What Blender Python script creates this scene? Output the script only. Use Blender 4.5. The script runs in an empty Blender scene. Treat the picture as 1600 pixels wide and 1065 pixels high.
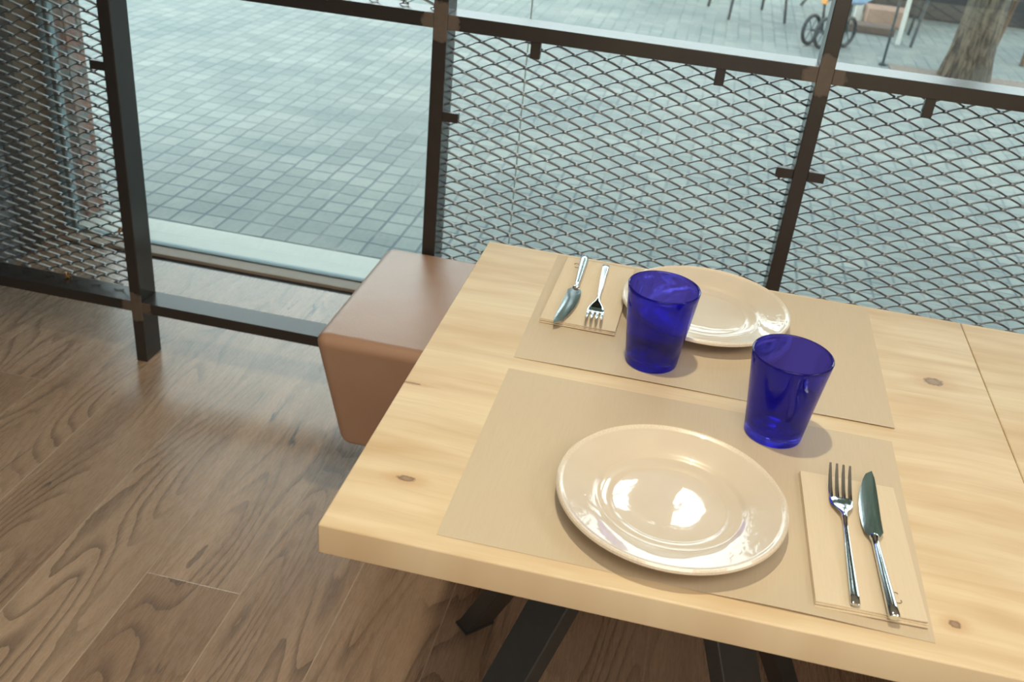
import bpy, bmesh, math, random
from mathutils import Vector, Matrix
random.seed(7)
PI = math.pi
SC = bpy.context.scene
COL = SC.collection

# ------------------------------------------------------------------ camera
cam_d = bpy.data.cameras.new('camera')
cam = bpy.data.objects.new('camera', cam_d)
COL.objects.link(cam)
cam_d.sensor_width = 36.0
cam_d.lens = 1531.28 / 1600 * 36
cam_d.clip_start = 0.05
cam_d.clip_end = 200
YAW, PITCH, ROLL = -0.1616, 0.5169, 0.1049
fw = Vector((math.sin(YAW) * math.cos(PITCH), math.cos(YAW) * math.cos(PITCH), -math.sin(PITCH)))
rt0 = Vector((math.cos(YAW), -math.sin(YAW), 0))
up0 = rt0.cross(fw)
rt = rt0 * math.cos(ROLL) + up0 * math.sin(ROLL)
up = up0 * math.cos(ROLL) - rt0 * math.sin(ROLL)
M = Matrix((rt, up, -fw)).transposed().to_4x4()
M.translation = Vector((0.2797, -0.6815, 1.38))
cam.matrix_world = M
cam_d.dof.use_dof = True
cam_d.dof.focus_distance = 1.25
cam_d.dof.aperture_fstop = 9.0
SC.camera = cam

# ------------------------------------------------------------------ view
SC.view_settings.view_transform = 'Standard'
SC.view_settings.look = 'None'
SC.view_settings.gamma = 1.0
SC.view_settings.use_curve_mapping = False
SC.view_settings.exposure = 0.16

# ------------------------------------------------------------------ sky
world = bpy.data.worlds.new('world')
SC.world = world
world.use_nodes = True
wt = world.node_tree
wt.nodes.clear()
def wn(t, **k):
    n = wt.nodes.new(t)
    for a, b in k.items(): setattr(n, a, b)
    return n
w_out = wn('ShaderNodeOutputWorld')
w_bg = wn('ShaderNodeBackground')
w_tc = wn('ShaderNodeTexCoord')
w_nz = wn('ShaderNodeTexNoise')
w_nz.inputs['Scale'].default_value = 5.0
w_nz.inputs['Detail'].default_value = 5.0
wt.links.new(w_tc.outputs['Generated'], w_nz.inputs['Vector'])
w_add = wn('ShaderNodeVectorMath', operation='MULTIPLY_ADD')      # noise wobbles the added bright patch's outline
wt.links.new(w_nz.outputs['Color'], w_add.inputs[0])
w_add.inputs[1].default_value = (0.16, 0.16, 0.16)
wt.links.new(w_tc.outputs['Generated'], w_add.inputs[2])
w_ds = wn('ShaderNodeVectorMath', operation='DISTANCE')
wt.links.new(w_add.outputs[0], w_ds.inputs[0])
GLOW_DIR = Vector((0.120, 0.80, 0.615)).normalized()  # made-up bright sky patch, aimed to mirror in the nearer plate
w_ds.inputs[1].default_value = GLOW_DIR + Vector((0.08, 0.08, 0.08))
w_mr = wn('ShaderNodeMapRange')
w_mr.inputs['From Min'].default_value = 0.075
w_mr.inputs['From Max'].default_value = 0.105
w_mr.inputs['To Min'].default_value = 14.0
w_mr.inputs['To Max'].default_value = 3.9
wt.links.new(w_ds.outputs['Value'], w_mr.inputs['Value'])
w_bg.inputs['Color'].default_value = (0.86, 0.98, 1.0, 1)
wt.links.new(w_mr.outputs['Result'], w_bg.inputs['Strength'])
wt.links.new(w_bg.outputs[0], w_out.inputs[0])

# ------------------------------------------------------------------ lamps of the room and an added fill
def lamp(name, kind, loc, energy, color, rot=(0, 0, 0), **k):
    l = bpy.data.lights.new(name, kind)
    l.energy = energy
    l.color = color
    for a, b in k.items(): setattr(l, a, b)
    o = bpy.data.objects.new(name, l)
    o.location = loc
    o.rotation_euler = rot
    COL.objects.link(o)
    return o
lamp('table_spot_light', 'SPOT', (0.08, 0.22, 2.66), 76, (1.0, 0.885, 0.62), spot_size=math.radians(80), spot_blend=0.6, shadow_soft_size=0.035)
lamp('ceiling_light_near', 'AREA', (0.6, -1.2, 2.68), 20, (1.0, 0.92, 0.78), shape='RECTANGLE', size=1.2, size_y=1.2)
lamp('back_fill_light', 'AREA', (0.9, -3.4, 1.45), 50, (1.0, 0.91, 0.74), (math.radians(90), 0, 0), shape='RECTANGLE', size=3.0, size_y=1.6)  # unseen fill added behind the camera to lift the room; no window modelled
lamp('ceiling_light_far', 'AREA', (2.8, -0.4, 2.68), 26, (1.0, 0.92, 0.80), shape='RECTANGLE', size=1.2, size_y=1.2)

# ================================================================== helpers
def prop(o, label=None, cat=None, group=None, kind=None):
    if label: o['label'] = label
    if cat: o['category'] = cat
    if group: o['group'] = group
    if kind: o['kind'] = kind
    return o

def empty(name, loc=(0, 0, 0), rz=0, **k):
    o = bpy.data.objects.new(name, None)
    o.empty_display_size = 0.05
    o.location = loc
    o.rotation_euler = (0, 0, rz)
    COL.objects.link(o)
    return prop(o, **k)

def mk(name, geo, mat, parent=None, smooth=False, bevel=0, seg=2, **k):
    v, f = geo
    me = bpy.data.meshes.new(name)
    me.from_pydata([tuple(p) for p in v], [], f)
    bm = bmesh.new(); bm.from_mesh(me)
    bmesh.ops.recalc_face_normals(bm, faces=bm.faces)
    if bevel:
        es = [e for e in bm.edges if e.is_manifold and e.calc_face_angle(0) > 0.5]
        bmesh.ops.bevel(bm, geom=es, offset=bevel, segments=seg, profile=0.5, affect='EDGES')
    bm.to_mesh(me); bm.free()
    if smooth:
        for p in me.polygons: p.use_smooth = True
        try: me.set_sharp_from_angle(angle=math.radians(38))
        except Exception: pass
    me.materials.append(mat)
    o = bpy.data.objects.new(name, me)
    COL.objects.link(o)
    if parent: o.parent = parent
    return prop(o, **k)

def join(*gs):
    V, F = [], []
    for v, f in gs:
        n = len(V)
        V += [Vector(p) for p in v]
        F += [[i + n for i in q] for q in f]
    return V, F

def box(x0, x1, y0, y1, z0, z1):
    v = [(x, y, z) for x in (x0, x1) for y in (y0, y1) for z in (z0, z1)]
    return [Vector(p) for p in v], [[0, 1, 3, 2], [4, 6, 7, 5], [0, 4, 5, 1], [2, 3, 7, 6], [0, 2, 6, 4], [1, 5, 7, 3]]

def frame_at(d):
    d = d.normalized()
    a = Vector((0, 0, 1)) if abs(d.z) < 0.95 else Vector((1, 0, 0))
    s = d.cross(a).normalized()
    return s, s.cross(d).normalized()

def tube(pts, r, n=8, cap=True, closed=False):
    pts = [Vector(p) for p in pts]
    V, F = [], []
    m = len(pts)
    for i, p in enumerate(pts):
        if closed: d = pts[(i + 1) % m] - pts[i - 1]
        else: d = pts[min(i + 1, m - 1)] - pts[max(i - 1, 0)]
        s, u = frame_at(d)
        rr = r[i] if isinstance(r, (list, tuple)) else r
        for k in range(n):
            a = 2 * PI * k / n
            V.append(p + s * math.cos(a) * rr + u * math.sin(a) * rr)
    for i in range(m if closed else m - 1):
        j = (i + 1) % m
        for k in range(n):
            F.append([i * n + k, i * n + (k + 1) % n, j * n + (k + 1) % n, j * n + k])
    if cap and not closed:
        F.append(list(range(n))[::-1]); F.append([(m - 1) * n + k for k in range(n)])
    return V, F

def ring(c, R, r, axis=Vector((0, 0, 1)), n=28, m=6):
    s, u = frame_at(Vector(axis))
    return tube([Vector(c) + s * math.cos(2 * PI * i / n) * R + u * math.sin(2 * PI * i / n) * R for i in range(n)], r, m, closed=True)

def bar(a, b, w, t, side=None):
    """rectangular bar from a to b, w wide along side, t thick"""
    a, b = Vector(a), Vector(b)
    d = (b - a).normalized()
    s = Vector(side).normalized() if side else frame_at(d)[0]
    s = (s - d * s.dot(d)).normalized()
    u = s.cross(d)
    V = [p + s * i * w / 2 + u * j * t / 2 for p in (a, b) for i, j in ((-1, -1), (1, -1), (1, 1), (-1, 1))]
    return V, [[0, 1, 2, 3], [7, 6, 5, 4], [0, 4, 5, 1], [1, 5, 6, 2], [2, 6, 7, 3], [3, 7, 4, 0]]

def lathe(prof, n=96, wob=None):
    V, F = [], []
    m = len(prof)
    for k in range(n):
        a = 2 * PI * k / n
        for j, (r, z) in enumerate(prof):
            q = 1.0
            if wob: q = 1 + wob(a, z)
            V.append(Vector((r * q * math.cos(a), r * q * math.sin(a), z)))
    for k in range(n):
        l = (k + 1) % n
        for j in range(m - 1):
            F.append([k * m + j, l * m + j, l * m + j + 1, k * m + j + 1])
    if prof[0][0] < 1e-6 or True:
        F.append([k * m for k in range(n)][::-1]); F.append([k * m + m - 1 for k in range(n)])
    return V, F

def loft(secs, n=14, p=2.6):
    """secs: (x, y, z, half width in x, half height in z); rings stacked along y"""
    V, F = [], []
    for (x, y, z, a, b) in secs:
        for k in range(n):
            t = 2 * PI * k / n
            c, s = math.cos(t), math.sin(t)
            V.append(Vector((x + a * math.copysign(abs(c) ** (2 / p), c), y, z + b * math.copysign(abs(s) ** (2 / p), s))))
    m = len(secs)
    for i in range(m - 1):
        for k in range(n):
            F.append([i * n + k, i * n + (k + 1) % n, (i + 1) * n + (k + 1) % n, (i + 1) * n + k])
    F.append(list(range(n))[::-1]); F.append([(m - 1) * n + k for k in range(n)])
    return V, F

def moved(g, loc=(0, 0, 0), rz=0.0):
    Mx = Matrix.Translation(Vector(loc)) @ Matrix.Rotation(rz, 4, 'Z')
    return [Mx @ Vector(p) for p in g[0]], g[1]

# ------------------------------------------------------------------ node helper
class NT:
    def __init__(s, name):
        s.m = bpy.data.materials.new(name); s.m.use_nodes = True
        s.t = s.m.node_tree; s.t.nodes.clear()
        s.out = s.t.nodes.new('ShaderNodeOutputMaterial')
        s._xyz = None
    def n(s, t, ins=None, **k):
        x = s.t.nodes.new(t)
        for a, b in k.items(): setattr(x, a, b)
        for a, b in (ins or {}).items(): s.set(x.inputs[a], b)
        return x
    def set(s, sock, v):
        if isinstance(v, bpy.types.NodeSocket): s.t.links.new(v, sock)
        elif isinstance(v, bpy.types.Node): s.t.links.new(v.outputs[0], sock)
        else:
            if isinstance(v, (tuple, list)) and len(v) == 3 and sock.type == 'RGBA': v = (*v, 1)
            sock.default_value = v
    def m_(s, op, a, b=0.0, c=0.0, clamp=False):
        x = s.t.nodes.new('ShaderNodeMath'); x.operation = op; x.use_clamp = clamp
        for i, v in enumerate((a, b, c)): s.set(x.inputs[i], v)
        return x.outputs[0]
    def pos(s):
        if not s._xyz:
            tc = s.n('ShaderNodeTexCoord'); s.P = tc.outputs['Object']
            sp = s.n('ShaderNodeSeparateXYZ', {0: s.P}); s._xyz = (sp.outputs[0], sp.outputs[1], sp.outputs[2])
        return s._xyz
    def vec(s, x, y, z): return s.n('ShaderNodeCombineXYZ', {0: x, 1: y, 2: z}).outputs[0]
    def noise(s, v, sc, det=3.0, rough=0.5, dist=0.0, col=False):
        x = s.n('ShaderNodeTexNoise', {'Vector': v, 'Scale': sc, 'Detail': det, 'Roughness': rough, 'Distortion': dist})
        return x.outputs['Color' if col else 'Fac']
    def mix(s, f, a, b, mode='MIX'):
        x = s.n('ShaderNodeMix', data_type='RGBA', blend_type=mode)
        s.set(x.inputs[0], f); s.set(x.inputs[6], a); s.set(x.inputs[7], b)
        return x.outputs[2]
    def rmp(s, v, a, b, c=0.0, d=1.0, smooth=False):
        x = s.n('ShaderNodeMapRange', {'Value': v, 'From Min': a, 'From Max': b, 'To Min': c, 'To Max': d})
        if smooth: x.interpolation_type = 'SMOOTHSTEP'
        return x.outputs[0]
    def bump(s, h, dist=0.001, st=1.0):
        return s.n('ShaderNodeBump', {'Height': h, 'Distance': dist, 'Strength': st}).outputs[0]
    def bsdf(s, **k):
        x = s.n('ShaderNodeBsdfPrincipled')
        for a, b in k.items(): s.set(x.inputs[a.replace('_', ' ')], b)
        s.t.links.new(x.outputs[0], s.out.inputs[0])
        return x

def simple(name, col, rough=0.5, metal=0.0, spec=0.5, var=0.0, vs=8.0, bumpd=0.0, bs=200.0):
    t = NT(name); t.pos()
    c = col
    if var:
        f = t.noise(t.P, vs, 4.0, 0.6)
        c = t.mix(f, tuple(q * (1 - var) for q in col), tuple(min(1, q * (1 + var)) for q in col))
    b = t.bsdf(Base_Color=c, Roughness=rough, Metallic=metal)
    b.inputs['Specular IOR Level'].default_value = spec
    if bumpd: t.set(b.inputs['Normal'], t.bump(t.noise(t.P, bs, 3.0), bumpd))
    return t.m

# ================================================================== materials
def mat_floor():
    t = NT('oak_floor_planks')
    x, y, z = t.pos()
    u = t.m_('DIVIDE', t.m_('ADD', x, 0.01), 0.192)
    idx = t.m_('FLOOR', u)
    wn_ = t.n('ShaderNodeTexWhiteNoise', {'W': idx}, noise_dimensions='1D').outputs['Value']
    L = 1.9
    # the plank whose end joint shows at y = 0.58 is number -3 (x from -0.586 to -0.394)
    v = t.m_('ADD', t.m_('DIVIDE', y, L), t.m_('MULTIPLY', wn_, 3.7))
    isj = t.m_('COMPARE', idx, -3.0, 0.1)
    v = t.m_('ADD', t.m_('MULTIPLY', v, t.m_('SUBTRACT', 1.0, isj)), t.m_('MULTIPLY', t.m_('DIVIDE', t.m_('SUBTRACT', y, 0.58), L), isj))
    row = t.m_('FLOOR', v)
    seed = t.n('ShaderNodeTexWhiteNoise', {'Vector': t.vec(idx, row, 0.0)}, noise_dimensions='3D')
    sv, scol = seed.outputs['Value'], seed.outputs['Color']
    fu = t.m_('ABSOLUTE', t.m_('SUBTRACT', t.m_('FRACT', u), 0.5))
    fv = t.m_('ABSOLUTE', t.m_('SUBTRACT', t.m_('FRACT', v), 0.5))
    gu = t.rmp(fu, 0.5 - 0.0017 / 0.192, 0.5 - 0.0004 / 0.192)
    gv = t.rmp(fv, 0.5 - 0.0014 / L, 0.5 - 0.0004 / L)
    groove = t.m_('MAXIMUM', gu, gv)
    off = t.m_('MULTIPLY', sv, 37.0)
    # cathedral figure: contour lines of a low stretched noise
    pc = t.vec(t.m_('MULTIPLY', x, 5.2), t.m_('ADD', t.m_('MULTIPLY', y, 0.9), off), t.m_('MULTIPLY', off, 1.7))
    f0 = t.noise(pc, 1.0, 1.5, 0.45, 0.0)
    wob = t.noise(t.vec(t.m_('MULTIPLY', x, 30.0), t.m_('ADD', t.m_('MULTIPLY', y, 7.0), off), off), 1.0, 3.0, 0.6)
    f0 = t.m_('ADD', f0, t.m_('MULTIPLY', wob, 0.022))
    rings = t.m_('FRACT', t.m_('MULTIPLY', f0, 27.0))
    rl = t.rmp(rings, 0.55, 0.98)
    rl = t.m_('MULTIPLY', rl, t.m_('GREATER_THAN', 0.985, rings))
    amp = t.rmp(t.noise(t.vec(t.m_('MULTIPLY', x, 6.0), t.m_('ADD', y, off), off), 1.5, 1.0), 0.36, 0.54)
    rl = t.m_('MULTIPLY', rl, amp)
    fine = t.noise(t.vec(t.m_('MULTIPLY', x, 300.0), t.m_('ADD', t.m_('MULTIPLY', y, 26.0), off), off), 1.0, 4.0, 0.6)
    mid = t.noise(t.vec(t.m_('MULTIPLY', x, 16.0), t.m_('ADD', t.m_('MULTIPLY', y, 1.3), off), off), 1.0, 4.0, 0.55)
    c = t.mix(sv, (0.345, 0.225, 0.155), (0.52, 0.375, 0.275))
    c = t.mix(t.rmp(mid, 0.3, 0.7), t.mix(1.0, c, (0.70, 0.68, 0.67), 'MULTIPLY'), c)
    c = t.mix(t.m_('MULTIPLY', t.rmp(fine, 0.35, 0.75), 0.25), c, (0.46, 0.37, 0.29))
    c = t.mix(t.m_('MULTIPLY', rl, 0.62), c, (0.09, 0.06, 0.045))
    # knots and a few dark cracks
    vo = t.n('ShaderNodeTexVoronoi', {'Vector': t.vec(t.m_('MULTIPLY', x, 3.1), t.m_('ADD', t.m_('MULTIPLY', y, 1.1), off), off), 'Scale': 1.0})
    c = t.mix(t.rmp(vo.outputs['Distance'], 0.06, 0.03), c, (0.045, 0.032, 0.03))
    cr = t.m_('ABSOLUTE', t.m_('SUBTRACT', t.noise(t.vec(t.m_('MULTIPLY', x, 7.0), t.m_('ADD', t.m_('MULTIPLY', y, 0.8), off), 4.0), 1.0, 3.0), 0.5))
    crm = t.m_('MULTIPLY', t.rmp(cr, 0.004, 0.001), t.rmp(t.noise(t.P, 2.2, 2.0), 0.60, 0.66))
    c = t.mix(crm, c, (0.03, 0.04, 0.055))
    c = t.mix(groove, c, (0.50, 0.39, 0.30))
    h = t.m_('SUBTRACT', t.m_('MULTIPLY', fine, 0.25), t.m_('ADD', t.m_('MULTIPLY', rl, 0.4), groove))
    b = t.bsdf(Base_Color=c, Roughness=t.rmp(fine, 0.2, 0.8, 0.22, 0.33), Normal=t.bump(h, 0.0004, 0.35))
    b.inputs['Specular IOR Level'].default_value = 0.9
    return t.m

def mat_table():
    t = NT('pale_pine_tabletop')
    x, y, z = t.pos()
    yy = t.m_('MULTIPLY', y, 1.0)
    warp = t.noise(t.vec(t.m_('MULTIPLY', x, 2.2), t.m_('MULTIPLY', y, 3.0), z), 1.0, 2.0)
    yw = t.m_('ADD', yy, t.m_('MULTIPLY', warp, 0.06))
    # staves glued side by side
    st = t.m_('FLOOR', t.m_('DIVIDE', y, 0.118))
    sr = t.n('ShaderNodeTexWhiteNoise', {'W': st}, noise_dimensions='1D').outputs['Value']
    g1 = t.noise(t.vec(t.m_('MULTIPLY', x, 3.0), t.m_('MULTIPLY', yw, 34.0), t.m_('MULTIPLY', sr, 9.0)), 1.0, 4.0, 0.55)
    g2 = t.noise(t.vec(t.m_('MULTIPLY', x, 9.0), t.m_('MULTIPLY', yw, 230.0), z), 1.0, 3.0, 0.6)
    blot = t.noise(t.vec(t.m_('MULTIPLY', x, 3.0), t.m_('MULTIPLY', yw, 10.0), 3.0), 1.0, 3.0, 0.6)
    c = t.mix(t.rmp(g1, 0.3, 0.72), (0.58, 0.45, 0.29), (0.75, 0.64, 0.455))
    c = t.mix(t.m_('MULTIPLY', t.rmp(blot, 0.46, 0.66), 0.50), c, (0.47, 0.285, 0.125))
    c = t.mix(t.m_('MULTIPLY', t.rmp(g2, 0.52, 0.8), 0.28), c, (0.52, 0.34, 0.18))
    c = t.mix(t.m_('MULTIPLY', sr, 0.16), c, (0.62, 0.43, 0.25))
    # knots of the board
    for (kx, ky, ra, rb) in ((0.059, 0.094, 0.010, 0.0045), (0.647, 0.511, 0.013, 0.010), (0.596, 0.052, 0.006, 0.005), (0.13, 0.30, 0.006, 0.003), (0.01, 0.27, 0.012, 0.0018), (0.83, 0.36, 0.01, 0.008)):
        dx = t.m_('DIVIDE', t.m_('SUBTRACT', x, kx), ra)
        dy = t.m_('DIVIDE', t.m_('SUBTRACT', y, ky), rb)
        d = t.m_('SQRT', t.m_('ADD', t.m_('MULTIPLY', dx, dx), t.m_('MULTIPLY', dy, dy)))
        d = t.m_('ADD', d, t.m_('MULTIPLY', t.m_('SUBTRACT', t.noise(t.P, 220.0, 2.0), 0.5), 0.8))
        c = t.mix(t.rmp(d, 3.4, 0.9, 0.0, 0.5, True), c, (0.50, 0.30, 0.15))
        c = t.mix(t.rmp(d, 1.1, 0.8, 0.0, 0.8), c, (0.15, 0.09, 0.06))
        c = t.mix(t.rmp(d, 0.75, 0.4, 0.0, 0.75), c, (0.36, 0.25, 0.17))
    h = t.m_('ADD', t.m_('MULTIPLY', g2, 0.5), t.m_('MULTIPLY', g1, 0.5))
    b = t.bsdf(Base_Color=c, Roughness=0.46, Normal=t.bump(h, 0.0004, 0.5))
    b.inputs['Specular IOR Level'].default_value = 0.45
    return t.m

def mat_pavers():
    t = NT('plaza_pavers')
    x, y, z = t.pos()
    jx = t.m_('ADD', x, t.m_('MULTIPLY', t.m_('SUBTRACT', t.noise(t.P, 9.0, 3.0), 0.5), t.rmp(y, 2.3, 3.2, 0.010, 0.022)))
    u = t.m_('DIVIDE', t.m_('ADD', jx, 1.376), 0.0838)
    iu = t.m_('FLOOR', u)
    sh = t.n('ShaderNodeTexWhiteNoise', {'W': iu}, noise_dimensions='1D').outputs['Value']
    near = t.rmp(y, 2.35, 2.7)
    v = t.m_('ADD', t.m_('DIVIDE', t.m_('SUBTRACT', y, 2.083), 0.098), t.m_('MULTIPLY', t.m_('MULTIPLY', sh, 0.45), near))
    v = t.m_('ADD', v, t.m_('MULTIPLY', t.m_('SUBTRACT', t.noise(t.P, 6.0, 2.0), 0.5), 0.16))
    iv = t.m_('FLOOR', v)
    r = t.n('ShaderNodeTexWhiteNoise', {'Vector': t.vec(iu, iv, 1.0)}, noise_dimensions='3D').outputs['Value']
    fu = t.m_('ABSOLUTE', t.m_('SUBTRACT', t.m_('FRACT', u), 0.5))
    fv = t.m_('ABSOLUTE', t.m_('SUBTRACT', t.m_('FRACT', v), 0.5))
    g = t.m_('MAXIMUM', t.rmp(fu, 0.43, 0.475), t.rmp(fv, 0.435, 0.475, 0.0, 0.95))
    # joints are filled with dust in places
    dust = t.m_('MULTIPLY', t.rmp(t.noise(t.P, 1.9, 4.0, 0.6), 0.46, 0.62), t.rmp(x, -1.2, -0.7, 0.25, 1.0))
    big = t.noise(t.vec(t.m_('MULTIPLY', x, 1.0), t.m_('MULTIPLY', y, 1.6), 0.0), 1.3, 5.0, 0.6)
    sm = t.noise(t.P, 60.0, 4.0, 0.7)
    c = t.mix(r, (0.165, 0.190, 0.180), (0.232, 0.250, 0.230))
    c = t.mix(t.rmp(big, 0.40, 0.62), t.mix(1.0, c, (0.72, 0.78, 0.82), 'MULTIPLY'), c)
    c = t.mix(t.m_('MULTIPLY', t.rmp(sm, 0.3, 0.75), 0.25), c, (0.28, 0.28, 0.26))
    jc = t.mix(dust, (0.055, 0.085, 0.105), (0.27, 0.26, 0.23))
    c = t.mix(t.m_('MULTIPLY', g, t.rmp(y, 2.2, 3.4, 0.95, 0.6)), c, jc)
    b = t.bsdf(Base_Color=c, Roughness=0.7, Normal=t.bump(t.m_('SUBTRACT', t.m_('MULTIPLY', sm, 0.3), g), 0.004, 0.7))
    b.inputs['Specular IOR Level'].default_value = 0.4
    return t.m

JOINTS = [(-0.9914, 0.158), (-0.248, 0.9525), (0.505, 0.9525), (-0.248, 0.158), (0.505, 0.158), (-0.9914, 0.9525)]
def mat_steel():
    t = NT('brown_black_lacquered_steel')
    x, y, z = t.pos()
    m = None
    for jx, jz in JOINTS:
        dx = t.m_('SUBTRACT', x, jx); dz = t.m_('SUBTRACT', z, jz)
        d = t.m_('SQRT', t.m_('ADD', t.m_('MULTIPLY', dx, dx), t.m_('MULTIPLY', dz, dz)))
        m = d if m is None else t.m_('MINIMUM', m, d)
    m = t.m_('ADD', m, t.m_('MULTIPLY', t.m_('SUBTRACT', t.noise(t.P, 70.0, 3.0), 0.5), 0.022))
    # bare, brushed weld seams only on the face turned to the room
    k = t.m_('MULTIPLY', t.rmp(m, 0.041, 0.036), t.m_('LESS_THAN', y, 1.2625))
    c = t.mix(t.noise(t.P, 25.0, 3.0), (0.026, 0.023, 0.0225), (0.035, 0.031, 0.030))
    c = t.mix(k, c, t.mix(t.noise(t.P, 90.0, 3.0), (0.085, 0.066, 0.054), (0.125, 0.100, 0.083)))
    t.bsdf(Base_Color=c, Roughness=t.m_('ADD', 0.26, t.m_('MULTIPLY', k, 0.2)), Metallic=0.15, Normal=t.bump(t.noise(t.P, 160.0, 2.0), 0.0002, 0.4))
    return t.m

def mat_kraft(name, col, fold=False):
    t = NT(name); x, y, z = t.pos()
    f = t.noise(t.vec(t.m_('MULTIPLY', x, 400.0), t.m_('MULTIPLY', y, 25.0), z), 1.0, 3.0)
    g = t.noise(t.P, 900.0, 2.0)
    c = t.mix(t.rmp(f, 0.3, 0.7), tuple(q * 0.98 for q in col), tuple(q * 1.02 for q in col))
    c = t.mix(t.m_('MULTIPLY', t.rmp(g, 0.5, 0.75), 0.10), c, tuple(q * 0.6 for q in col))
    h = t.m_('ADD', t.m_('MULTIPLY', f, 0.3), t.m_('MULTIPLY', t.noise(t.P, 14.0, 3.0), 6.0 if fold else 2.0))
    b = t.bsdf(Base_Color=c, Roughness=0.55, Normal=t.bump(h, 0.0004, 0.5))
    b.inputs['Specular IOR Level'].default_value = 0.35
    return t.m

def mat_leather():
    t = NT('cognac_leather'); x, y, z = t.pos()
    v = t.n('ShaderNodeTexVoronoi', {'Vector': t.P, 'Scale': 420.0}).outputs['Distance']
    c = t.mix(t.noise(t.P, 5.0, 4.0), (0.34, 0.19, 0.125), (0.43, 0.265, 0.185))
    b = t.bsdf(Base_Color=c, Roughness=0.36, Normal=t.bump(t.m_('ADD', v, t.m_('MULTIPLY', t.noise(t.P, 9.0, 2.0), 8.0)), 0.0006, 0.35))
    b.inputs['Specular IOR Level'].default_value = 1.0
    return t.m

def mat_plate():
    t = NT('sand_glazed_stoneware'); x, y, z = t.pos()
    r = t.m_('SQRT', t.m_('ADD', t.m_('MULTIPLY', x, x), t.m_('MULTIPLY', y, y)))
    c = t.mix(t.noise(t.P, 30.0, 4.0), (0.62, 0.535, 0.44), (0.68, 0.595, 0.495))
    sp = t.noise(t.P, 700.0, 2.0)
    edge = t.m_('MULTIPLY', t.rmp(r, 0.1100, 0.1125), t.rmp(sp, 0.36, 0.60))
    c = t.mix(t.m_('MULTIPLY', edge, 0.55), c, (0.80, 0.73, 0.62))
    b = t.bsdf(Base_Color=c, Roughness=0.30, Normal=t.bump(t.m_('ADD', t.noise(t.P, 26.0, 2.0), t.m_('MULTIPLY', edge, 0.15)), 0.0005, 0.35))
    b.inputs['Coat Weight'].default_value = 1.0
    b.inputs['Coat Roughness'].default_value = 0.03
    b.inputs['Coat IOR'].default_value = 1.6
    t.set(b.inputs['Coat Normal'], t.bump(t.noise(t.P, 34.0, 2.0), 0.0004, 0.5))
    return t.m

def mat_glass_blue():
    t = NT('cobalt_blue_glass'); x, y, z = t.pos()
    b = t.n('ShaderNodeBsdfPrincipled', {'Base Color': (0.12, 0.10, 0.78), 'Roughness': 0.015, 'IOR': 1.47, 'Transmission Weight': 1.0})
    t.set(b.inputs['Normal'], t.bump(t.m_('ADD', t.noise(t.P, 45.0, 2.0), t.m_('MULTIPLY', t.noise(t.P, 18.0, 1.0), 2.0)), 0.0011, 0.5))
    tr = t.n('ShaderNodeBsdfTransparent', {'Color': (0.19, 0.22, 0.75)})
    mx = t.n('ShaderNodeMixShader', {0: 0.30, 1: b.outputs[0], 2: tr.outputs[0]})
    t.t.links.new(mx.outputs[0], t.out.inputs[0])
    return t.m

def mat_pane():
    t = NT('clear_window_glass')
    fr = t.n('ShaderNodeFresnel', {'IOR': 1.45})
    gl = t.n('ShaderNodeBsdfGlossy', {'Color': (0.9, 1.0, 1.0), 'Roughness': 0.02})
    tr = t.n('ShaderNodeBsdfTransparent', {'Color': (0.955, 0.985, 0.98)})
    mx = t.n('ShaderNodeMixShader', {0: fr.outputs[0], 1: tr.outputs[0], 2: gl.outputs[0]})
    t.t.links.new(mx.outputs[0], t.out.inputs[0])
    return t.m

def mat_brick():
    t = NT('old_brick'); x, y, z = t.pos()
    br = t.n('ShaderNodeTexBrick', {'Vector': t.vec(t.m_('ADD', x, y), z, 0.0), 'Color1': (0.17, 0.085, 0.065), 'Color2': (0.24, 0.135, 0.105), 'Mortar': (0.13, 0.13, 0.125),
             'Scale': 1.0, 'Mortar Size': 0.008, 'Brick Width': 0.24, 'Row Height': 0.068, 'Mortar Smooth': 0.3})
    c = t.mix(t.m_('MULTIPLY', t.rmp(t.noise(t.P, 11.0, 5.0, 0.7), 0.45, 0.65), 0.85), br.outputs['Color'], (0.17, 0.19, 0.19))
    c = t.mix(t.rmp(t.noise(t.P, 45.0, 3.0), 0.66, 0.72), c, (0.03, 0.03, 0.03))
    t.bsdf(Base_Color=c, Roughness=0.9, Normal=t.bump(t.noise(t.P, 60.0, 4.0), 0.006))
    return t.m

def mat_bark():
    t = NT('plane_tree_bark'); x, y, z = t.pos()
    a = t.n('ShaderNodeMath', {0: y, 1: x}, operation='ARCTAN2').outputs[0]
    n1 = t.noise(t.vec(t.m_('MULTIPLY', x, 38.0), t.m_('MULTIPLY', y, 38.0), t.m_('MULTIPLY', z, 6.0)), 1.0, 5.0, 0.65, 0.6)
    c = t.mix(t.rmp(n1, 0.42, 0.58), (0.035, 0.026, 0.020), (0.155, 0.120, 0.085))
    c = t.mix(t.rmp(t.noise(t.P, 5.0, 3.0), 0.45, 0.7), c, (0.10, 0.095, 0.078))
    t.bsdf(Base_Color=c, Roughness=0.9, Normal=t.bump(n1, 0.03, 1.0))
    return t.m

def mat_slate():
    t = NT('slate_grey_wall'); x, y, z = t.pos()
    f = t.noise(t.P, 28.0, 5.0, 0.7)
    c = t.mix(t.rmp(f, 0.3, 0.7), (0.06, 0.075, 0.095), (0.21, 0.24, 0.27))
    t.bsdf(Base_Color=c, Roughness=0.7, Normal=t.bump(f, 0.004))
    return t.m

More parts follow.
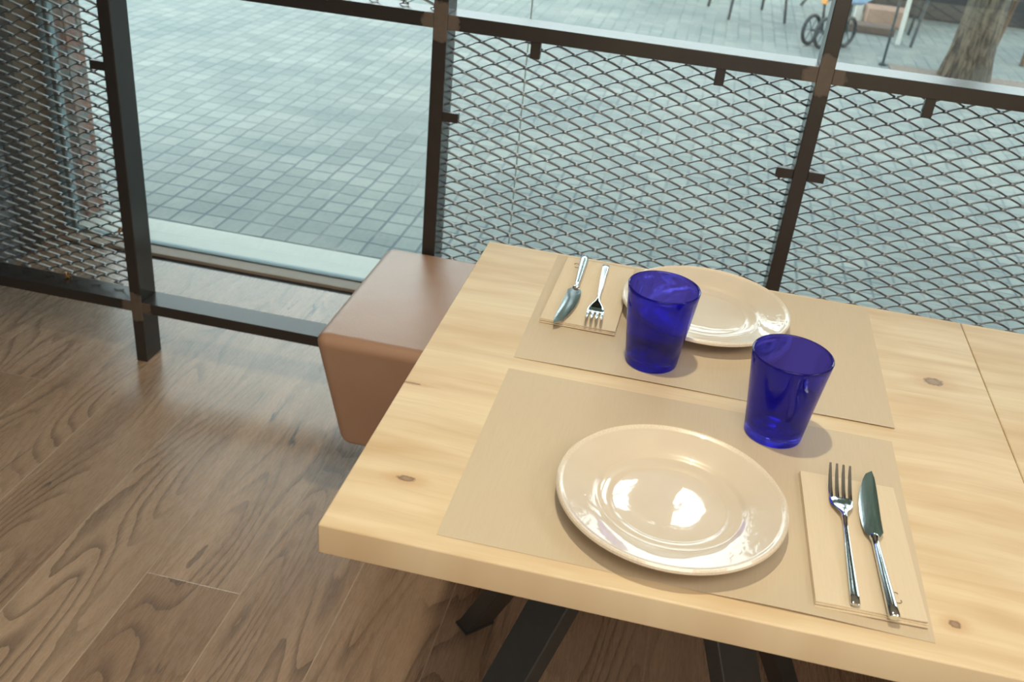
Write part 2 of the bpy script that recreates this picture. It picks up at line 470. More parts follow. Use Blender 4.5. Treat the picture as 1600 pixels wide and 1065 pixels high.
M_FLOOR, M_TABLE, M_PAVE, M_STEEL = mat_floor(), mat_table(), mat_pavers(), mat_steel()
M_MAT = mat_kraft('kraft_placemat_paper', (0.54, 0.445, 0.325))
M_NAP = mat_kraft('kraft_napkin_paper', (0.64, 0.535, 0.395), True)
M_LEATHER, M_PLATE, M_BLUE, M_PANE = mat_leather(), mat_plate(), mat_glass_blue(), mat_pane()
M_BRICK, M_BARK, M_SLATE = mat_brick(), mat_bark(), mat_slate()
M_MESH = simple('galvanised_expanded_metal', (0.235, 0.245, 0.25), 0.34, 0.9, var=0.2, vs=40)
M_CHROME = simple('polished_stainless', (0.74, 0.78, 0.80), 0.09, 1.0, var=0.03, vs=60)
M_BRASS = simple('brass_wire', (0.55, 0.33, 0.14), 0.3, 0.9, var=0.2, vs=200)
M_BLACK = simple('black_powder_coated_steel', (0.044, 0.045, 0.046), 0.42, 0.2, var=0.2, vs=30, bumpd=0.0002)
M_PRINT = simple('brown_print', (0.10, 0.055, 0.035), 0.7)
M_STONE = simple('pale_threshold_stone', (0.34, 0.35, 0.32), 0.6, var=0.06, vs=20, bumpd=0.0004)
M_TIMBER = simple('timber_threshold', (0.42, 0.34, 0.27), 0.5, var=0.2, vs=15)
M_TRACK = simple('dark_track_rubber', (0.025, 0.028, 0.033), 0.45, var=0.3, vs=30)
M_ALU = simple('pale_painted_frame', (0.16, 0.21, 0.225), 0.5, 0.3, var=0.1, vs=10)
M_BROWNP = simple('brown_panel', (0.17, 0.125, 0.09), 0.5, var=0.3, vs=4)
M_DARKP = simple('dark_reveal', (0.06, 0.048, 0.042), 0.5, var=0.3, vs=6)
M_CEIL = simple('warm_white_plaster', (0.62, 0.56, 0.48), 0.85, var=0.04, vs=3)
M_WALLW = simple('warm_brown_plaster', (0.40, 0.32, 0.25), 0.85, var=0.06, vs=3)
M_FAC = simple('grey_render', (0.22, 0.22, 0.21), 0.9, var=0.15, vs=1.2)
M_LEAF = simple('leaves', (0.065, 0.085, 0.05), 0.6, var=0.4, vs=2)
M_SOIL = simple('tree_bed_gravel', (0.20, 0.165, 0.14), 0.95, var=0.5, vs=60, bumpd=0.01, bs=50)
M_DGREY = simple('dark_painted_tube', (0.05, 0.06, 0.065), 0.4, 0.3, var=0.2, vs=9)
M_WHITEM = simple('white_painted_tube', (0.62, 0.62, 0.58), 0.4, 0.1, var=0.1, vs=9)
M_SLATW = simple('brown_slatted_seat', (0.13, 0.08, 0.052), 0.6, var=0.3, vs=30)
M_DECK = simple('weathered_brown_kerb', (0.12, 0.085, 0.07), 0.7, var=0.35, vs=8)
M_REDB = simple('faded_terracotta', (0.34, 0.22, 0.17), 0.8, var=0.3, vs=10)
M_DPLANT = simple('dark_planter', (0.035, 0.033, 0.035), 0.6, var=0.5, vs=4)
M_ORANGE = simple('orange_reflector', (0.65, 0.27, 0.05), 0.3)
M_LBLUE = simple('pale_blue_fabric', (0.30, 0.42, 0.62), 0.7, var=0.3, vs=30)
M_TYRE = simple('grey_black_tyre', (0.04, 0.045, 0.05), 0.7)

# ================================================================== the room
FR_Y0, FR_Y1 = 1.26, 1.33
def struct(name, geo, mat, **k): return mk(name, geo, mat, kind='structure', **k)
struct('floor', box(-1.62, 4.5, -3.5, 1.803, -0.12, 0.0), M_FLOOR, label='grey-brown oak plank floor of the dining room')
struct('ceiling', box(-1.75, 4.5, -3.5, 2.0, 2.72, 2.85), M_CEIL)
struct('wall_back', box(-1.75, 4.5, -3.62, -3.5, -0.12, 2.85), M_WALLW)
struct('wall_right', box(4.5, 4.62, -3.62, 2.0, -0.12, 2.85), M_WALLW)
struct('wall_left', box(-1.75, -1.62, -3.5, 1.665, -0.12, 2.72), M_SLATE, label='mottled slate grey side wall behind the left mesh')
struct('trim_1', box(-1.75, -1.6185, 1.665, 1.757, -0.12, 2.72), M_DARKP, label='dark reveal strip at the end of the side wall')
struct('trim_2', box(-1.75, -1.6195, 1.757, 1.885, -0.12, 2.72), M_BROWNP, label='brown panel between side wall and window post')
struct('wall_front', box(-1.75, 4.62, 1.86, 2.0, 2.45, 2.72), M_WALLW)
# threshold of the glazed front
struct('sill_track', box(-1.62, 4.5, 1.803, 1.832, -0.12, -0.004), M_TRACK, label='dark track along the edge of the oak floor')
struct('sill_timber', box(-1.62, 4.5, 1.832, 1.886, -0.12, 0.006), M_TIMBER, bevel=0.002, label='beige timber threshold behind the dark track')
struct('sill_stone', box(-1.62, 4.5, 1.914, 2.083, -0.12, -0.001), M_STONE, bevel=0.002, label='off-white stone threshold strip outside the glass')
# facade glazing
win = prop(bpy.data.objects.new('window_1', None), kind='structure', label='floor to ceiling glass front facing the plaza'); COL.objects.link(win)
mk('window_frame', join(box(-1.648, -1.618, 1.885, 1.935, 0.0, 2.45), box(-1.602, -1.590, 1.892, 1.925, 0.0, 2.45), box(-1.62, 4.5, 1.886, 1.914, -0.12, 0.009)), M_ALU, win, bevel=0.002, label='pale grey-blue metal window post and channel')
mk('window_pane', box(-1.598, -0.1815, 1.895, 1.903, 0.004, 2.45), M_PANE, win)
mk('window_pane', box(-0.1785, 4.5, 1.895, 1.903, 0.004, 2.45), M_PANE, win)
mk('window_joint', box(-0.1813, -0.1787, 1.893, 1.905, 0.009, 2.45), simple('silicone_joint', (0.42, 0.47, 0.42), 0.4), win)

# ================================================================== outside
struct('plaza_ground', box(-16, 16, 2.083, 16, -0.12, 0.0), M_PAVE, label='pale grey-green plaza of small square pavers')
struct('ground_step', box(-16, -1.62, 1.2, 2.083, -0.12, 0.0), M_STONE)
struct('pillar_brick', box(-2.1, -1.61, 2.0, 2.088, 0.0, 3.2), M_BRICK, bevel=0.006, label='weathered red brick pier outside the glass at far left')
struct('sky_block_wall', box(-15, 15, 14.5, 15, 0, 3.0), M_FAC)  # unseen wall added across the plaza to block the low sky
struct('terrace_kerb', box(1.249, 1.60, 7.16, 7.34, 0, 0.055), M_DECK, bevel=0.008, label='dark brown kerb board at the terrace edge beyond the glass')

# tree with its bed
def tree(x, y, gap=None):
    r = empty('street_tree', (x, y, 0), label='grey-brown tree trunk standing on the plaza at top right', cat='tree')
    pts, rad = [], []
    for i in range(26):
        z = i * 0.16
        pts.append((0.02 * math.sin(z * 1.3), 0.02 * math.cos(z), z))
        rad.append(0.108 + 0.050 * math.exp(-z * 4.5) - 0.007 * z)
    g = tube(pts, rad, 40)
    v = []
    for i, p in enumerate(g[0]):
        a = math.atan2(p.y, p.x)
        k = 1 + 0.05 * math.sin(5 * a + p.z * 2) + 0.035 * math.sin(11 * a - p.z * 5) + 0.02 * math.sin(23 * a + p.z * 9)
        v.append(Vector((p.x * k, p.y * k, p.z)))
    tr = mk('trunk', (v, g[1]), M_BARK, r, smooth=True)
    br = []
    for i in range(7):
        a = i * 0.9 + 0.3; e = Vector((math.cos(a) * 1.1, math.sin(a) * 1.1, 5.0 + 0.2 * i))
        br.append(tube([(0, 0, 3.7), (e.x * .4, e.y * .4, 4.3), tuple(e)], [0.06, 0.04, 0.015], 6))
    mk('branch', join(*br), M_BARK, r, smooth=True, kind='stuff')
    rnd = random.Random(3)
    V, F = [], []
    o = Vector((0.372, 0.125, 0.76)) - Vector((x, y, 0))
    for i in range(19000):
        c = Vector((rnd.gauss(-0.6, 1.55), rnd.gauss(0, 1.1), rnd.gauss(5.2, 1.15)))
        if c.z < 3.15: continue
        q = c - o
        d = (q - GLOW_DIR * q.dot(GLOW_DIR)).length
        if d < 0.60 + 0.14 * math.sin(7 * math.atan2(q.x, q.z)): continue  # crown left open so the added sky patch mirrors in the plate
        s = rnd.uniform(0.08, 0.15)
        n = Vector((rnd.uniform(-1, 1), rnd.uniform(-1, 1), rnd.uniform(-.3, 1))).normalized()
        a, b = frame_at(n)
        k = len(V)
        V += [c + a * s, c + b * s * .55 + n * s * .12, c - a * s, c - b * s * .55 + n * s * .12]
        F.append([k, k + 1, k + 2, k + 3])
    mk('foliage', (V, F), M_LEAF, r, kind='stuff')
    return r
tree(1.888, 6.0)
mk('tree_bed', join(box(1.44, 2.36, 5.56, 6.16, 0.0, 0.012)), M_SOIL, bevel=0.004, kind='structure', label='brown gravel bed around the foot of the tree')

# planters along the far terrace
def planter(x0, x1, y0, lab):
    r = empty('planter_box', ((x0 + x1) / 2, y0 + 0.2, 0), label=lab, cat='planter', group='planters behind the terrace')
    w = (x1 - x0) / 2
    mk('trough', box(-w, w, -0.2, 0.2, 0.0, 0.55), M_DPLANT, r, bevel=0.01)
    V, F = [], []; rnd = random.Random(int(x0 * 100))
    for i in range(420):
        c = Vector((rnd.uniform(-w, w), rnd.uniform(-.22, .22), rnd.uniform(0.52, 1.0)))
        s = rnd.uniform(.03, .06); n = Vector((rnd.uniform(-1, 1), rnd.uniform(-1, 1), rnd.uniform(-1, 1))).normalized(); a, b = frame_at(n); k = len(V)
        V += [c + a * s, c + b * s * .6, c - a * s, c - b * s * .6]; F.append([k, k + 1, k + 2, k + 3])
    mk('foliage', (V, F), M_LEAF, r, kind='stuff')
planter(1.42, 2.28, 8.12, 'black planter trough behind the white-legged terrace chair left of the tree')
planter(2.34, 3.3, 8.3, 'black planter trough right of the tree trunk at the picture edge')

# terrace chairs
def chair(x, y, rz, mat, seatm, lab, h=0.45, w=0.40, thin=0.011):
    r = empty('terrace_chair', (x, y, 0), rz, label=lab, cat='chair', group='terrace chairs outside')
    k = w / 2
    for sx in (-1, 1):
        mk('leg', tube([(sx * (k + .02), -k - .02, 0), (sx * k * .95, -k * .9, h * .7), (sx * k * .9, -k * .8, h)], thin, 8), mat, r, smooth=True)
        mk('leg', tube([(sx * (k + .02), k + .06, 0), (sx * k * .95, k * .95, h), (sx * k * .95, k * 1.25, h + .42)], thin, 8), mat, r, smooth=True)
    mk('seat', join(*[box(-k, k, -k + i * w / 7, -k + i * w / 7 + w / 9, h, h + 0.016) for i in range(7)]), seatm, r, bevel=0.003)
    mk('backrest', join(*[box(-k, k, k * 1.05 + j * .014, k * 1.05 + j * .014 + .014, h + .16 + j * .085, h + .22 + j * .085) for j in range(3)]), seatm, r, bevel=0.003)
    return r
chair(0.52, 7.25, 0.35, M_BLACK, M_SLATW, 'dark-legged terrace chair beyond the glass left of the stroller')
chair(1.92, 7.06, -0.1, M_DGREY, M_SLATW, 'dark-legged terrace chair beside the tree with the short kerb behind')
chair(2.58, 7.0, 0.2, M_SLATW, M_SLATW, 'brown wooden terrace chair right of the tree trunk', thin=0.02)
chair(-0.05, 7.75, 0.5, M_WHITEM, M_WHITEM, 'pale-legged terrace chair farthest left behind the glass')

def bistro_table(x, y, mat, lab):
    r = empty('terrace_table', (x, y, 0), label=lab, cat='table', group='terrace tables outside')
    mk('tabletop', moved(lathe([(0.0, 0.72), (0.33, 0.72), (0.34, 0.735), (0.33, 0.75), (0.0, 0.75)], 40)), M_SLATW, r)
    for a in (0.4, 0.4 + 2 * PI / 3, 0.4 + 4 * PI / 3):
        c, s = math.cos(a), math.sin(a)
        mk('leg', tube([(c * .30, s * .30, 0), (c * .06, s * .06, .36), (c * .24, s * .24, .72)], 0.014, 8), mat, r, smooth=True)
bistro_table(1.20, 7.85, M_DGREY, 'terrace table with splayed thin legs behind the stroller')

# slim uprights of a rope stand and a sunshade
def post(name, x, y, h, rr, mat, lab, cat, disc=True):
    r = empty(name, (x, y, 0), label=lab, cat=cat)
    mk('pole', tube([(0, 0, 0.0), (0, 0, h)], rr, 12), mat, r, smooth=True)
    if disc: mk('base', lathe([(0.0, 0), (rr * 3.2, 0), (rr * 3.2, 0.008), (rr * 1.4, 0.02), (0.0, 0.02)], 24), mat, r, smooth=True)
post('white_pole', 1.596, 6.91, 1.9, 0.016, M_WHITEM, 'slim white upright pole standing on the plaza left of the tree', 'pole', False)
post('dark_pole', 1.405, 6.136, 1.1, 0.0085, M_DGREY, 'thin dark grey stake in the plaza nearest the window rail', 'pole')
mk('marker_block', box(1.345, 1.40, 7.62, 7.68, 0.0, 0.16), M_WHITEM, bevel=0.006, label='small white block beside the brown terrace kerb', cat='block')
mk('terracotta_trough', box(1.42, 1.72, 7.50, 7.72, 0.0, 0.13), M_REDB, bevel=0.008, label='low terracotta trough behind the brown kerb board', cat='planter')

def stroller(x, y, rz):
    r = empty('stroller', (x, y, 0), rz, label='folded stroller with small dark wheels and orange reflector on the plaza', cat='stroller')
    for (wx, wy, R_) in ((-0.03, -0.22, 0.105), (0.07, -0.20, 0.105), (-0.03, 0.02, 0.105), (0.055, 0.03, 0.105)):
        w = mk('wheel', ring((wx, wy, R_), R_ - 0.013, 0.013, Vector((1, 0.25, 0))), M_TYRE, r, smooth=True)
        sp = [tube([(wx, wy, R_), (wx - .22 * math.cos(a) * R_ * .9, wy + math.cos(a) * R_ * .86, R_ + math.sin(a) * R_ * .86)], 0.003, 5) for a in [i * PI / 3 for i in range(6)]]
        mk('spokes', join(*sp), M_DGREY, w)
    mk('frame', join(tube([(0.05, -0.20, .105), (0.035, -0.216, .30), (0.07, 0.05, .42), (0.09, .30, .95), (0.09, .42, 1.0)], .012, 8),
                     tube([(0.05, .02, .105), (0.06, 0.0, .40), (0.07, -.12, .62)], .011, 8),
                     tube([(-0.03, -.22, .105), (0.07, -.20, .105)], .009, 8), tube([(-0.03, .02, .105), (0.055, .03, .105)], .009, 8)), M_DGREY, r, smooth=True)
    mk('fabric_seat', loft([(0.06, -0.10, .33, .08, .03), (0.07, 0.02, .34, .10, .05), (0.08, .14, .42, .11, .06), (0.09, .24, .55, .10, .05)]), M_LBLUE, r, smooth=True)
    mk('reflector', box(0.01, 0.06, -0.225, -0.212, .285, .315), M_ORANGE, r, bevel=0.004)
stroller(1.13, 6.56, -0.9)

# ================================================================== metal screen
def expanded(x0, x1, z0, z1, y, xoff, zoff):
    """expanded metal: wavy strands that touch in turn, half a pitch apart"""
    HX, S = 0.0325, 0.0268
    V, F = [], []
    w, th = 0.0022, 0.0011
    i0 = math.ceil((x0 - xoff) / HX - 1e-6); i1 = math.floor((x1 - xoff) / HX + 1e-6)
    k0 = math.floor((z0 - zoff) / S) - 1; k1 = math.ceil((z1 - zoff) / S) + 1
    sub = 5
    for k in range(k0, k1):
        for kind in (0, 1):
            ring_prev = None
            for i in range(i0, i1):
                for s in range(sub + (1 if i == i1 - 1 else 0)):
                    tt = s / sub
                    def node(j):
                        ev = (j % 2 == 0)
                        if kind == 0:   # low at even, high at odd
                            return (zoff + k * S, +1) if ev else (zoff + (k + .5) * S, -1)
                        return (zoff + (k + 1) * S, -1) if ev else (zoff + (k + .5) * S, +1)
                    za, da = node(i); zb, db = node(i + 1)
                    sm_ = 0.25 if zb < za else 0.75; e = tt * (1 - sm_) + sm_ * (tt * tt * (3 - 2 * tt))
                    z = za + (zb - za) * e + (0.0003 if zb < za else 0.0015) * math.sin(PI * tt)
                    yy = y + w * 1.7 * (da + (db - da) * (tt * tt * (3 - 2 * tt)))
                    x = xoff + (i + tt) * HX
                    if z < z0 or z > z1 or x < x0 - 1e-4 or x > x1 + 1e-4:
                        ring_prev = None; continue
                    desc = 1.55 if zb < za else 0.75
                    tk = th * (1 + (desc - 1) * math.sin(PI * tt)); ww = w * (1.75 - 0.95 * math.sin(PI * tt))
                    tl = 0.35 if zb > za else -0.35
                    tl *= math.sin(PI * tt)
                    n = len(V)
                    for a, b in ((-1, -1), (1, -1), (1, 1), (-1, 1)):
                        V.append(Vector((x, yy + a * ww, z + b * tk + a * 0.0006)))
                    cur = [n, n + 1, n + 2, n + 3]
                    if ring_prev:
                        for q in range(4):
                            F.append([ring_prev[q], ring_prev[(q + 1) % 4], cur[(q + 1) % 4], cur[q]])
                    ring_prev = cur
    return V, F

scr = empty('metal_screen', (0, 0, 0), label='dark brown steel frame with expanded metal infill standing before the window', cat='screen')
PX = [(-1.0059, -0.9769), (-0.2628, -0.2334), (0.4906, 0.5192), (1.244, 1.273)]
ZL, ZT = (0.1439, 0.1724), (0.9379, 0.9671)
for (a, b) in PX:
    mk('post', box(a, b, FR_Y0, FR_Y1, 0.0, 2.72), M_STEEL, scr, bevel=0.0015)
xs = [-1.62] + [q for p in PX for q in p] + [4.0]
for (z0, z1) in (ZL, ZT, (1.74, 1.769)):
    for i in range(0, len(xs) - 2, 2):
        mk('rail', box(xs[i], xs[i + 1], FR_Y0 + 0.0003, FR_Y1 - 0.0003, z0, z1), M_STEEL, scr, bevel=0.0012)
MY = 1.322
def panel(x0, x1, z0, z1, xo, zo):
    o = mk('mesh_panel', expanded(x0, x1, z0, z1, MY, xo, zo), M_MESH, scr, label='galvanised expanded metal mesh')
    for p in o.data.polygons: p.use_smooth = True
    return o
panel(-1.615, -0.985, 0.178, 0.934, -1.2688, 0.8274)
panel(-0.255, 0.512, 0.176, 0.934, -0.2068, 0.6825)
panel(0.497, 1.26, 0.176, 0.934, 0.5545, 0.690)
mk('mesh_panel', expanded(-0.974, -0.266, 0.9675, 1.738, 1.30, -0.30, 0.985), M_MESH, scr, label='expanded metal mesh above the top rail')
def tab(x0, x1, z0, z1): mk('bracket', box(x0, x1, FR_Y0 + 0.003, FR_Y0 + 0.017, z0, z1), M_STEEL, scr, bevel=0.001)
tab(-0.062, -0.042, 0.905, 0.939); tab(0.303, 0.322, 0.905, 0.939); tab(0.694, 0.713, 0.901, 0.939)
tab(-0.234, -0.200, 0.750, 0.770)
tab(0.457, 0.491, 0.744, 0.764); tab(0.519, 0.552, 0.744, 0.764)
tab(-1.042, -1.005, 0.744, 0.764)
for (x, z) in ((-1.046, 0.331), (-1.215, 0.178)):
    g = []
    for q in range(5):
        g.append(ring((x + random.uniform(-.003, .003), MY - .004, z + random.uniform(-.003, .003)), random.uniform(.006, .010), 0.0013, Vector((random.uniform(-1, 1), random.uniform(-.6, .6), random.uniform(-1, 1))), 14, 5))
    g.append(tube([(x, MY - .004, z), (x - .006, MY - .014, z - .008), (x - .009, MY - .018, z - .012)], 0.001, 5))
    mk('wire_tie', join(*g), M_BRASS, scr, smooth=True, label='twisted brass wire tie')

# ================================================================== bench
bn = empty('leather_bench', (0.6, 1.03, 0), label='brown leather bench seat between the table and the metal screen', cat='bench')
def bench_geo():
    V = []
    for (x0, x1, y0, y1, z) in ((-0.318, 1.55, 0.893, 1.235, 0.150), (-0.343, 1.58, 0.811, 1.256, 0.452)):
        V += [Vector((x - 0.6, y - 1.03, z)) for x, y in ((x0, y0), (x1, y0), (x1, y1), (x0, y1))]
    return V, [[0, 3, 2, 1], [4, 5, 6, 7], [0, 1, 5, 4], [1, 2, 6, 5], [2, 3, 7, 6], [3, 0, 4, 7]]
mk('cushion', bench_geo(), M_LEATHER, bn, smooth=True, bevel=0.026, seg=6)
mk('plinth', box(-0.72, 0.88, -0.02, 0.17, 0.0, 0.152), M_BLACK, bn)

# ================================================================== tables
TW, TD = 0.7155, 0.7095
def table(x0, lab):
    r = empty('dining_table', (x0 + TW / 2, TD / 2, 0), label=lab, cat='table', group='square wooden tables pushed together')
    g = box(-TW / 2, TW / 2, -TD / 2, TD / 2, 0.714, 0.75)
    o = mk('tabletop', g, M_TABLE, r, bevel=0.0022, seg=3, smooth=True)
    # keep the grain in place: object coordinates start at the front left corner
    for v in o.data.vertices: v.co += Vector((TW / 2, TD / 2, 0))
    o.location = (-TW / 2, -TD / 2, 0)
    hub = Vector((-0.03, 0.025, 0.70))
    mk('hub_plate', box(hub.x - .16, hub.x + .16, hub.y - .16, hub.y + .16, 0.704, 0.7142), M_BLACK, r)
    for (fx, fy) in ((0.05, 0.07), (0.05, 0.64), (0.62, 0.07), (0.63, 0.64)):
        f = Vector((fx - TW / 2, fy - TD / 2, 0.0))
        rad = Vector((f.x - hub.x, f.y - hub.y, 0)).normalized()
        side = Vector((-rad.y, rad.x, 0))
        top = hub + rad * 0.035
        d = (top - f)
        a = f.copy()
        V = []
        for p, zz in ((f, 0.004), (top, 0.705)):
            for i, j in ((-1, -1), (1, -1), (1, 1), (-1, 1)):
                q = p + side * i * 0.030 + rad * j * 0.016
                q.z = zz
                V.append(q)
        lg = mk('leg', (V, [[0, 1, 2, 3], [7, 6, 5, 4], [0, 4, 5, 1], [1, 5, 6, 2], [2, 6, 7, 3], [3, 7, 4, 0]]), M_BLACK, r, bevel=0.002)
        V = [f + side * i * 0.031 + rad * j * 0.018 + Vector((0, 0, z)) for z in (0, 0.006) for i, j in ((-1, -1), (1, -1), (1, 1), (-1, 1))]
        mk('foot_pad', (V, [[0, 1, 2, 3], [7, 6, 5, 4], [0, 4, 5, 1], [1, 5, 6, 2], [2, 6, 7, 3], [3, 7, 4, 0]]), M_BLACK, lg)
    return r
table(0.0, 'pale wooden dining table laid with two place settings')
table(TW + 0.0009, 'pale wooden table end beyond the seam at the right edge')

# ================================================================== on the table
T = 0.75
def sheet(x0, x1, y0, y1, th, lift):
    nx, ny = 24, 18
    V, F = [], []
    for s in (0, 1):
        for j in range(ny + 1):
            for i in range(nx + 1):
                x = x0 + (x1 - x0) * i / nx; y = y0 + (y1 - y0) * j / ny
                V.append(Vector((x, y, lift(i / nx, j / ny) + s * th)))
    N = (nx + 1) * (ny + 1)
    for j in range(ny):
        for i in range(nx):
            a = j * (nx + 1) + i
            F.append([a, a + nx + 1, a + nx + 2, a + 1]); F.append([N + a, N + a + 1, N + a + nx + 2, N + a + nx + 1])
    e = [j * (nx + 1) for j in range(ny + 1)]
    for a, b in zip(e, e[1:]):
        F.append([a, b, b + N, a + N]); F.append([a + nx, b + nx, b + nx + N, a + nx + N])
    for i in range(nx):
        F.append([i, i + 1, i + 1 + N, i + N]); c = ny * (nx + 1) + i
        F.append([c, c + 1, c + 1 + N, c + N])
    return V, F
def curl_near(u, v):
    return 0.0002 + 0.0022 * max(0, 1 - v / 0.10) ** 2 * max(0, math.sin(PI * min(1, max(0, (u - .45) / .55)))) ** 2
def curl_far(u, v):
    return 0.0002 + 0.0014 * max(0, 1 - v / 0.08) ** 2 * abs(math.sin(5 * u))
r = empty('placemat', (0.343, 0.183, T), label='brown paper placemat nearest the front edge, under the nearer plate', cat='placemat', group='paper placemats')
mk('paper', sheet(-0.231, 0.231, -0.162, 0.161, 0.0003, curl_near), M_MAT, r, smooth=True)
r = empty('placemat', (0.345, 0.538, T), label='brown paper placemat on the window side, under the farther plate', cat='placemat', group='paper placemats')
mk('paper', sheet(-0.233, 0.236, -0.165, 0.164, 0.0003, curl_far), M_MAT, r, smooth=True)

MZ = T + 0.0006
def napkin(x, y, w, d, rz, lab, flip):
    r = empty('napkin', (x, y, MZ), rz, label=lab, cat='napkin', group='folded paper napkins')
    V, F = [], []
    for (z, sx, sy, oy) in ((0.0, 1, 1, 0), (0.0018, .995, .99, 0.0010), (0.0036, 0.99, 0.985, 0.0018)):
        nx, ny = 10, 16
        def lf(u, v, z=z): return z + 0.0006 * math.sin(3 * u + 5 * v + z * 900) * 0.5 + 0.0010 * (1 - min(1, v * 7)) * u
        g = sheet(-w / 2 * sx, w / 2 * sx, -d / 2 * sy + oy, d / 2 * sy, 0.0012, lf)
        n = len(V); V += g[0]; F += [[i + n for i in f] for f in g[1]]
    zmin = min(p.z for p in V)
    for p in V: p.z -= zmin
    mk('folded_paper', (V, F), M_NAP, r, smooth=True)
    # small printed mark: two little hooks
    g = []
    for k, (cx, cy, a0) in enumerate(((0, 0.0045, 0.2), (0, -0.0045, PI + 0.2))):
        g.append(tube([(cx + math.cos(a0 + t_) * 0.0034, cy + math.sin(a0 + t_) * 0.0026, 0.0) for t_ in [i * 0.5 for i in range(8)]], 0.00032, 5))
    s = -1 if flip else 1
    mk('printed_mark', moved(join(*g), (s * (0.033 if flip else 0.0255), s * (-d / 2 + 0.028), 0.0056 + 0.0006), 0.2), M_PRINT, r, label='small dark printed mark on the napkin')
    return r
napkin(0.5155, 0.1385, 0.101, 0.208, 0.03, 'folded kraft napkin beside the nearer plate at the front edge', False)
napkin(0.179, 0.581, 0.104, 0.214, -0.02, 'folded kraft napkin beside the farther plate on the window side', True)
NZ = MZ + 0.0062

# plates
def plate_prof():
    R = 0.1178
    return [(0.0, 0.0015), (0.058, 0.0015), (0.060, 0.0), (0.067, 0.0), (0.069, 0.003), (0.085, 0.0085), (0.104, 0.0150), (R - 0.003, 0.0178), (R, 0.0200), (R - 0.0004, 0.0228), (R - 0.0022, 0.0243),
            (R - 0.0046, 0.0238), (R - 0.0062, 0.0222), (R - 0.0085, 0.0216), (0.100, 0.0192), (0.088, 0.0158), (0.080, 0.0132), (0.0765, 0.0115), (0.0745, 0.0098), (0.0725, 0.0092), (0.066, 0.0084), (0.061, 0.0079), (0.0595, 0.0070), (0.057, 0.0066), (0.03, 0.0062), (0.0, 0.0062)]
def plate(x, y, lab):
    r = empty('dinner_plate', (x, y, MZ), 0, label=lab, cat='plate', group='sand-coloured dinner plates')
    P = plate_prof()
    o = mk('plate_body', lathe(P, 128), M_PLATE, r, smooth=True)
    for p in o.data.polygons: p.use_smooth = True
    return r
plate(0.326, 0.1325, 'glazed sand-coloured dinner plate near the front edge of the table')
plate(0.342, 0.5775, 'glazed sand-coloured dinner plate behind the blue glasses by the screen')

# blue glasses
def tumbler(x, y, lab, h=0.107, rt_=0.0452, rb=0.0335, ph=0.0):
    r = empty('water_glass', (x, y, MZ), ph, label=lab, cat='glass', group='cobalt blue water glasses')
    P = [(0.0, 0.0030), (rb * .55, 0.0022), (rb - 0.006, 0.0004), (rb - 0.003, 0.0), (rb - 0.0006, 0.0012), (rb, 0.004)]
    n = 16
    for i in range(1, n + 1):
        t_ = i / n
        P.append((rb + (rt_ - rb) * t_ ** 1.05, 0.004 + (h - 0.0045) * t_))
    P += [(rt_ - 0.0004, h + 0.0003), (rt_ - 0.0012, h + 0.0007), (rt_ - 0.0021, h + 0.0002), (rt_ - 0.0025, h - 0.001)]
    for i in range(n, 0, -1):
        t_ = i / n
        P.append((rb - 0.0026 + (rt_ - rb) * t_ ** 1.05, 0.014 + (h - 0.017) * t_))
    P += [(rb - 0.006, 0.0105), (rb * .6, 0.0078), (0.010, 0.0090), (0.0, 0.0100)]
    wob = lambda a, z: 0.006 * math.sin(2 * a + 30 * z) + 0.004 * math.sin(3 * a + 1)
    mk('tumbler', lathe(P, 96, wob), M_BLUE, r, smooth=True)
    return r
tumbler(0.2815, 0.4265, 'cobalt blue tumbler standing in front of the farther plate')
tumbler(0.4345, 0.3130, 'cobalt blue tumbler standing closest to the nearer plate', ph=1.3)

# cutlery: both pieces lie along y, tip at +y
def fork(x, y, rz, lab, wh):
    r = empty('fork', (x, y, NZ), rz, label=lab, cat='fork', group='table forks')
    s, L = [], 0.136
    hw = wh
    s.append((0, 0.0, 0.0022, hw * .80, 0.0012)); s.append((0, 0.0015, 0.0024, hw * .98, 0.0020))
    for i in range(1, 13):
        u = i / 12
        s.append((0, 0.0015 + u * (L - 0.02), 0.0026 + 0.0035 * u * u, hw + (0.0023 - hw) * u ** 0.9, 0.0020 - 0.0004 * u))
    s.append((0, L - 0.014, 0.0068, 0.0029, 0.0021)); s.append((0, L - 0.010, 0.0070, 0.0024, 0.0018))
    mk('handle', loft(s), M_CHROME, r, smooth=True)
    hd = [(0, L - 0.011, 0.0070, 0.0024, 0.0017), (0, L - 0.004, 0.0066, 0.0040, 0.0014), (0, L + 0.003, 0.0052, 0.0078, 0.0011), (0, L + 0.009, 0.0038, 0.0108, 0.0010), (0, L + 0.016, 0.0030, 0.0120, 0.0010), (0, L + 0.022, 0.0031, 0.0122, 0.0009), (0, L + 0.0235, 0.0033, 0.0121, 0.0008)]
    mk('head', loft(hd, 18), M_CHROME, r, smooth=True)
    for k in range(4):
        c = (-1.5 + k) * 0.0066
        ts = []
        for i in range(9):
            u = i / 8
            ts.append((c * (1 + 0.05 * u), L + 0.021 + u * 0.045, 0.0031 + 0.0130 * u ** 1.7, 0.0022 - 0.0010 * u ** 3, 0.0011 - 0.0003 * u))
        mk('tine', loft(ts, 10, 2.2), M_CHROME, r, smooth=True)
    return r
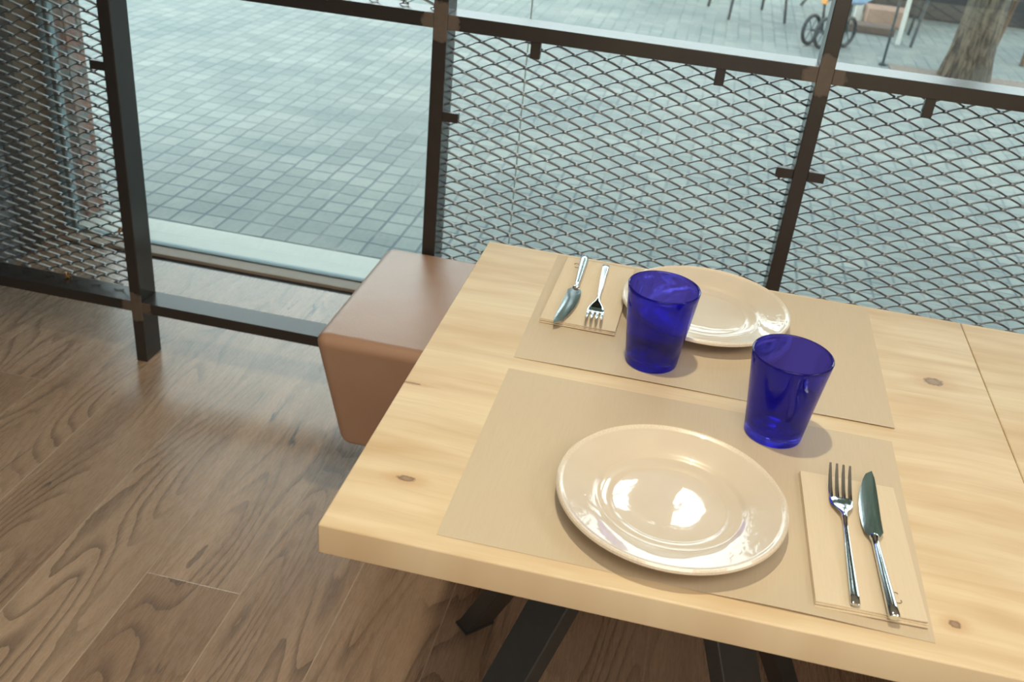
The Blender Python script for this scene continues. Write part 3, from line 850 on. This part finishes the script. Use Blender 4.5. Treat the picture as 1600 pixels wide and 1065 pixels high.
def knife(x, y, rz, lab, wh):
    r = empty('knife', (x, y, NZ), rz, label=lab, cat='knife', group='table knives')
    s = [(0, 0.0, 0.0045, wh * .8, 0.0030), (0, 0.002, 0.0048, wh, 0.0042)]
    for i in range(1, 11):
        u = i / 10
        s.append((0, 0.002 + u * 0.105, 0.0048, wh + (wh * .62 - wh) * u, 0.0043 - 0.0008 * u))
    s += [(0, 0.1095, 0.0048, wh * .86, 0.0042), (0, 0.1125, 0.0048, wh * .84, 0.0040), (0, 0.1140, 0.0048, wh * .55, 0.0024)]
    mk('handle', loft(s, 12, 2.0), M_CHROME, r, smooth=True)
    # blade: straight back, belly on one side
    outl = [(-0.0035, 0.113), (-0.0064, 0.117), (-0.0074, 0.126), (-0.0073, 0.142), (-0.0058, 0.160), (-0.0026, 0.178), (0.0014, 0.194), (0.0058, 0.208), (0.0104, 0.2185), (0.0148, 0.2248), (0.0151, 0.214), (0.0141, 0.195), (0.0120, 0.168), (0.0098, 0.142), (0.0086, 0.120), (0.0045, 0.113)]
    V = []
    for z in (0.0036, 0.0047):
        V += [Vector((a, b, z)) for a, b in outl]
    n = len(outl)
    for q in range(n):
        a, b = outl[q]; p_, n_ = outl[q - 1], outl[(q + 1) % n]
        tx, ty = n_[0] - p_[0], n_[1] - p_[1]; l_ = math.hypot(tx, ty)
        V.append(Vector((a - ty / l_ * 0.0020, b + tx / l_ * 0.0020, 0.0052)))
    F = [list(range(n))[::-1]]
    V.append(Vector((0.0030, 0.150, 0.0057)))
    F += [[2 * n + q, 2 * n + (q + 1) % n, 3 * n] for q in range(n)]
    for i in range(n):
        j = (i + 1) % n
        F.append([i, j, n + j, n + i]); F.append([n + i, n + j, 2 * n + j, 2 * n + i])
    mk('blade', (V, F), M_CHROME, r, smooth=True)
    return r
fork(0.5035, 0.0385, 0.010, 'stainless fork on the napkin nearest the front edge', 0.0046)
knife(0.5365, 0.030, 0.060, 'stainless knife on the napkin nearest the front edge', 0.0056)
fork(0.190, 0.6735, PI + 0.035, 'stainless fork on the far napkin beside the blue glass', 0.0056)
knife(0.1555, 0.6865, PI + 0.03, 'stainless knife on the far napkin, its tip over the fold', 0.0062)
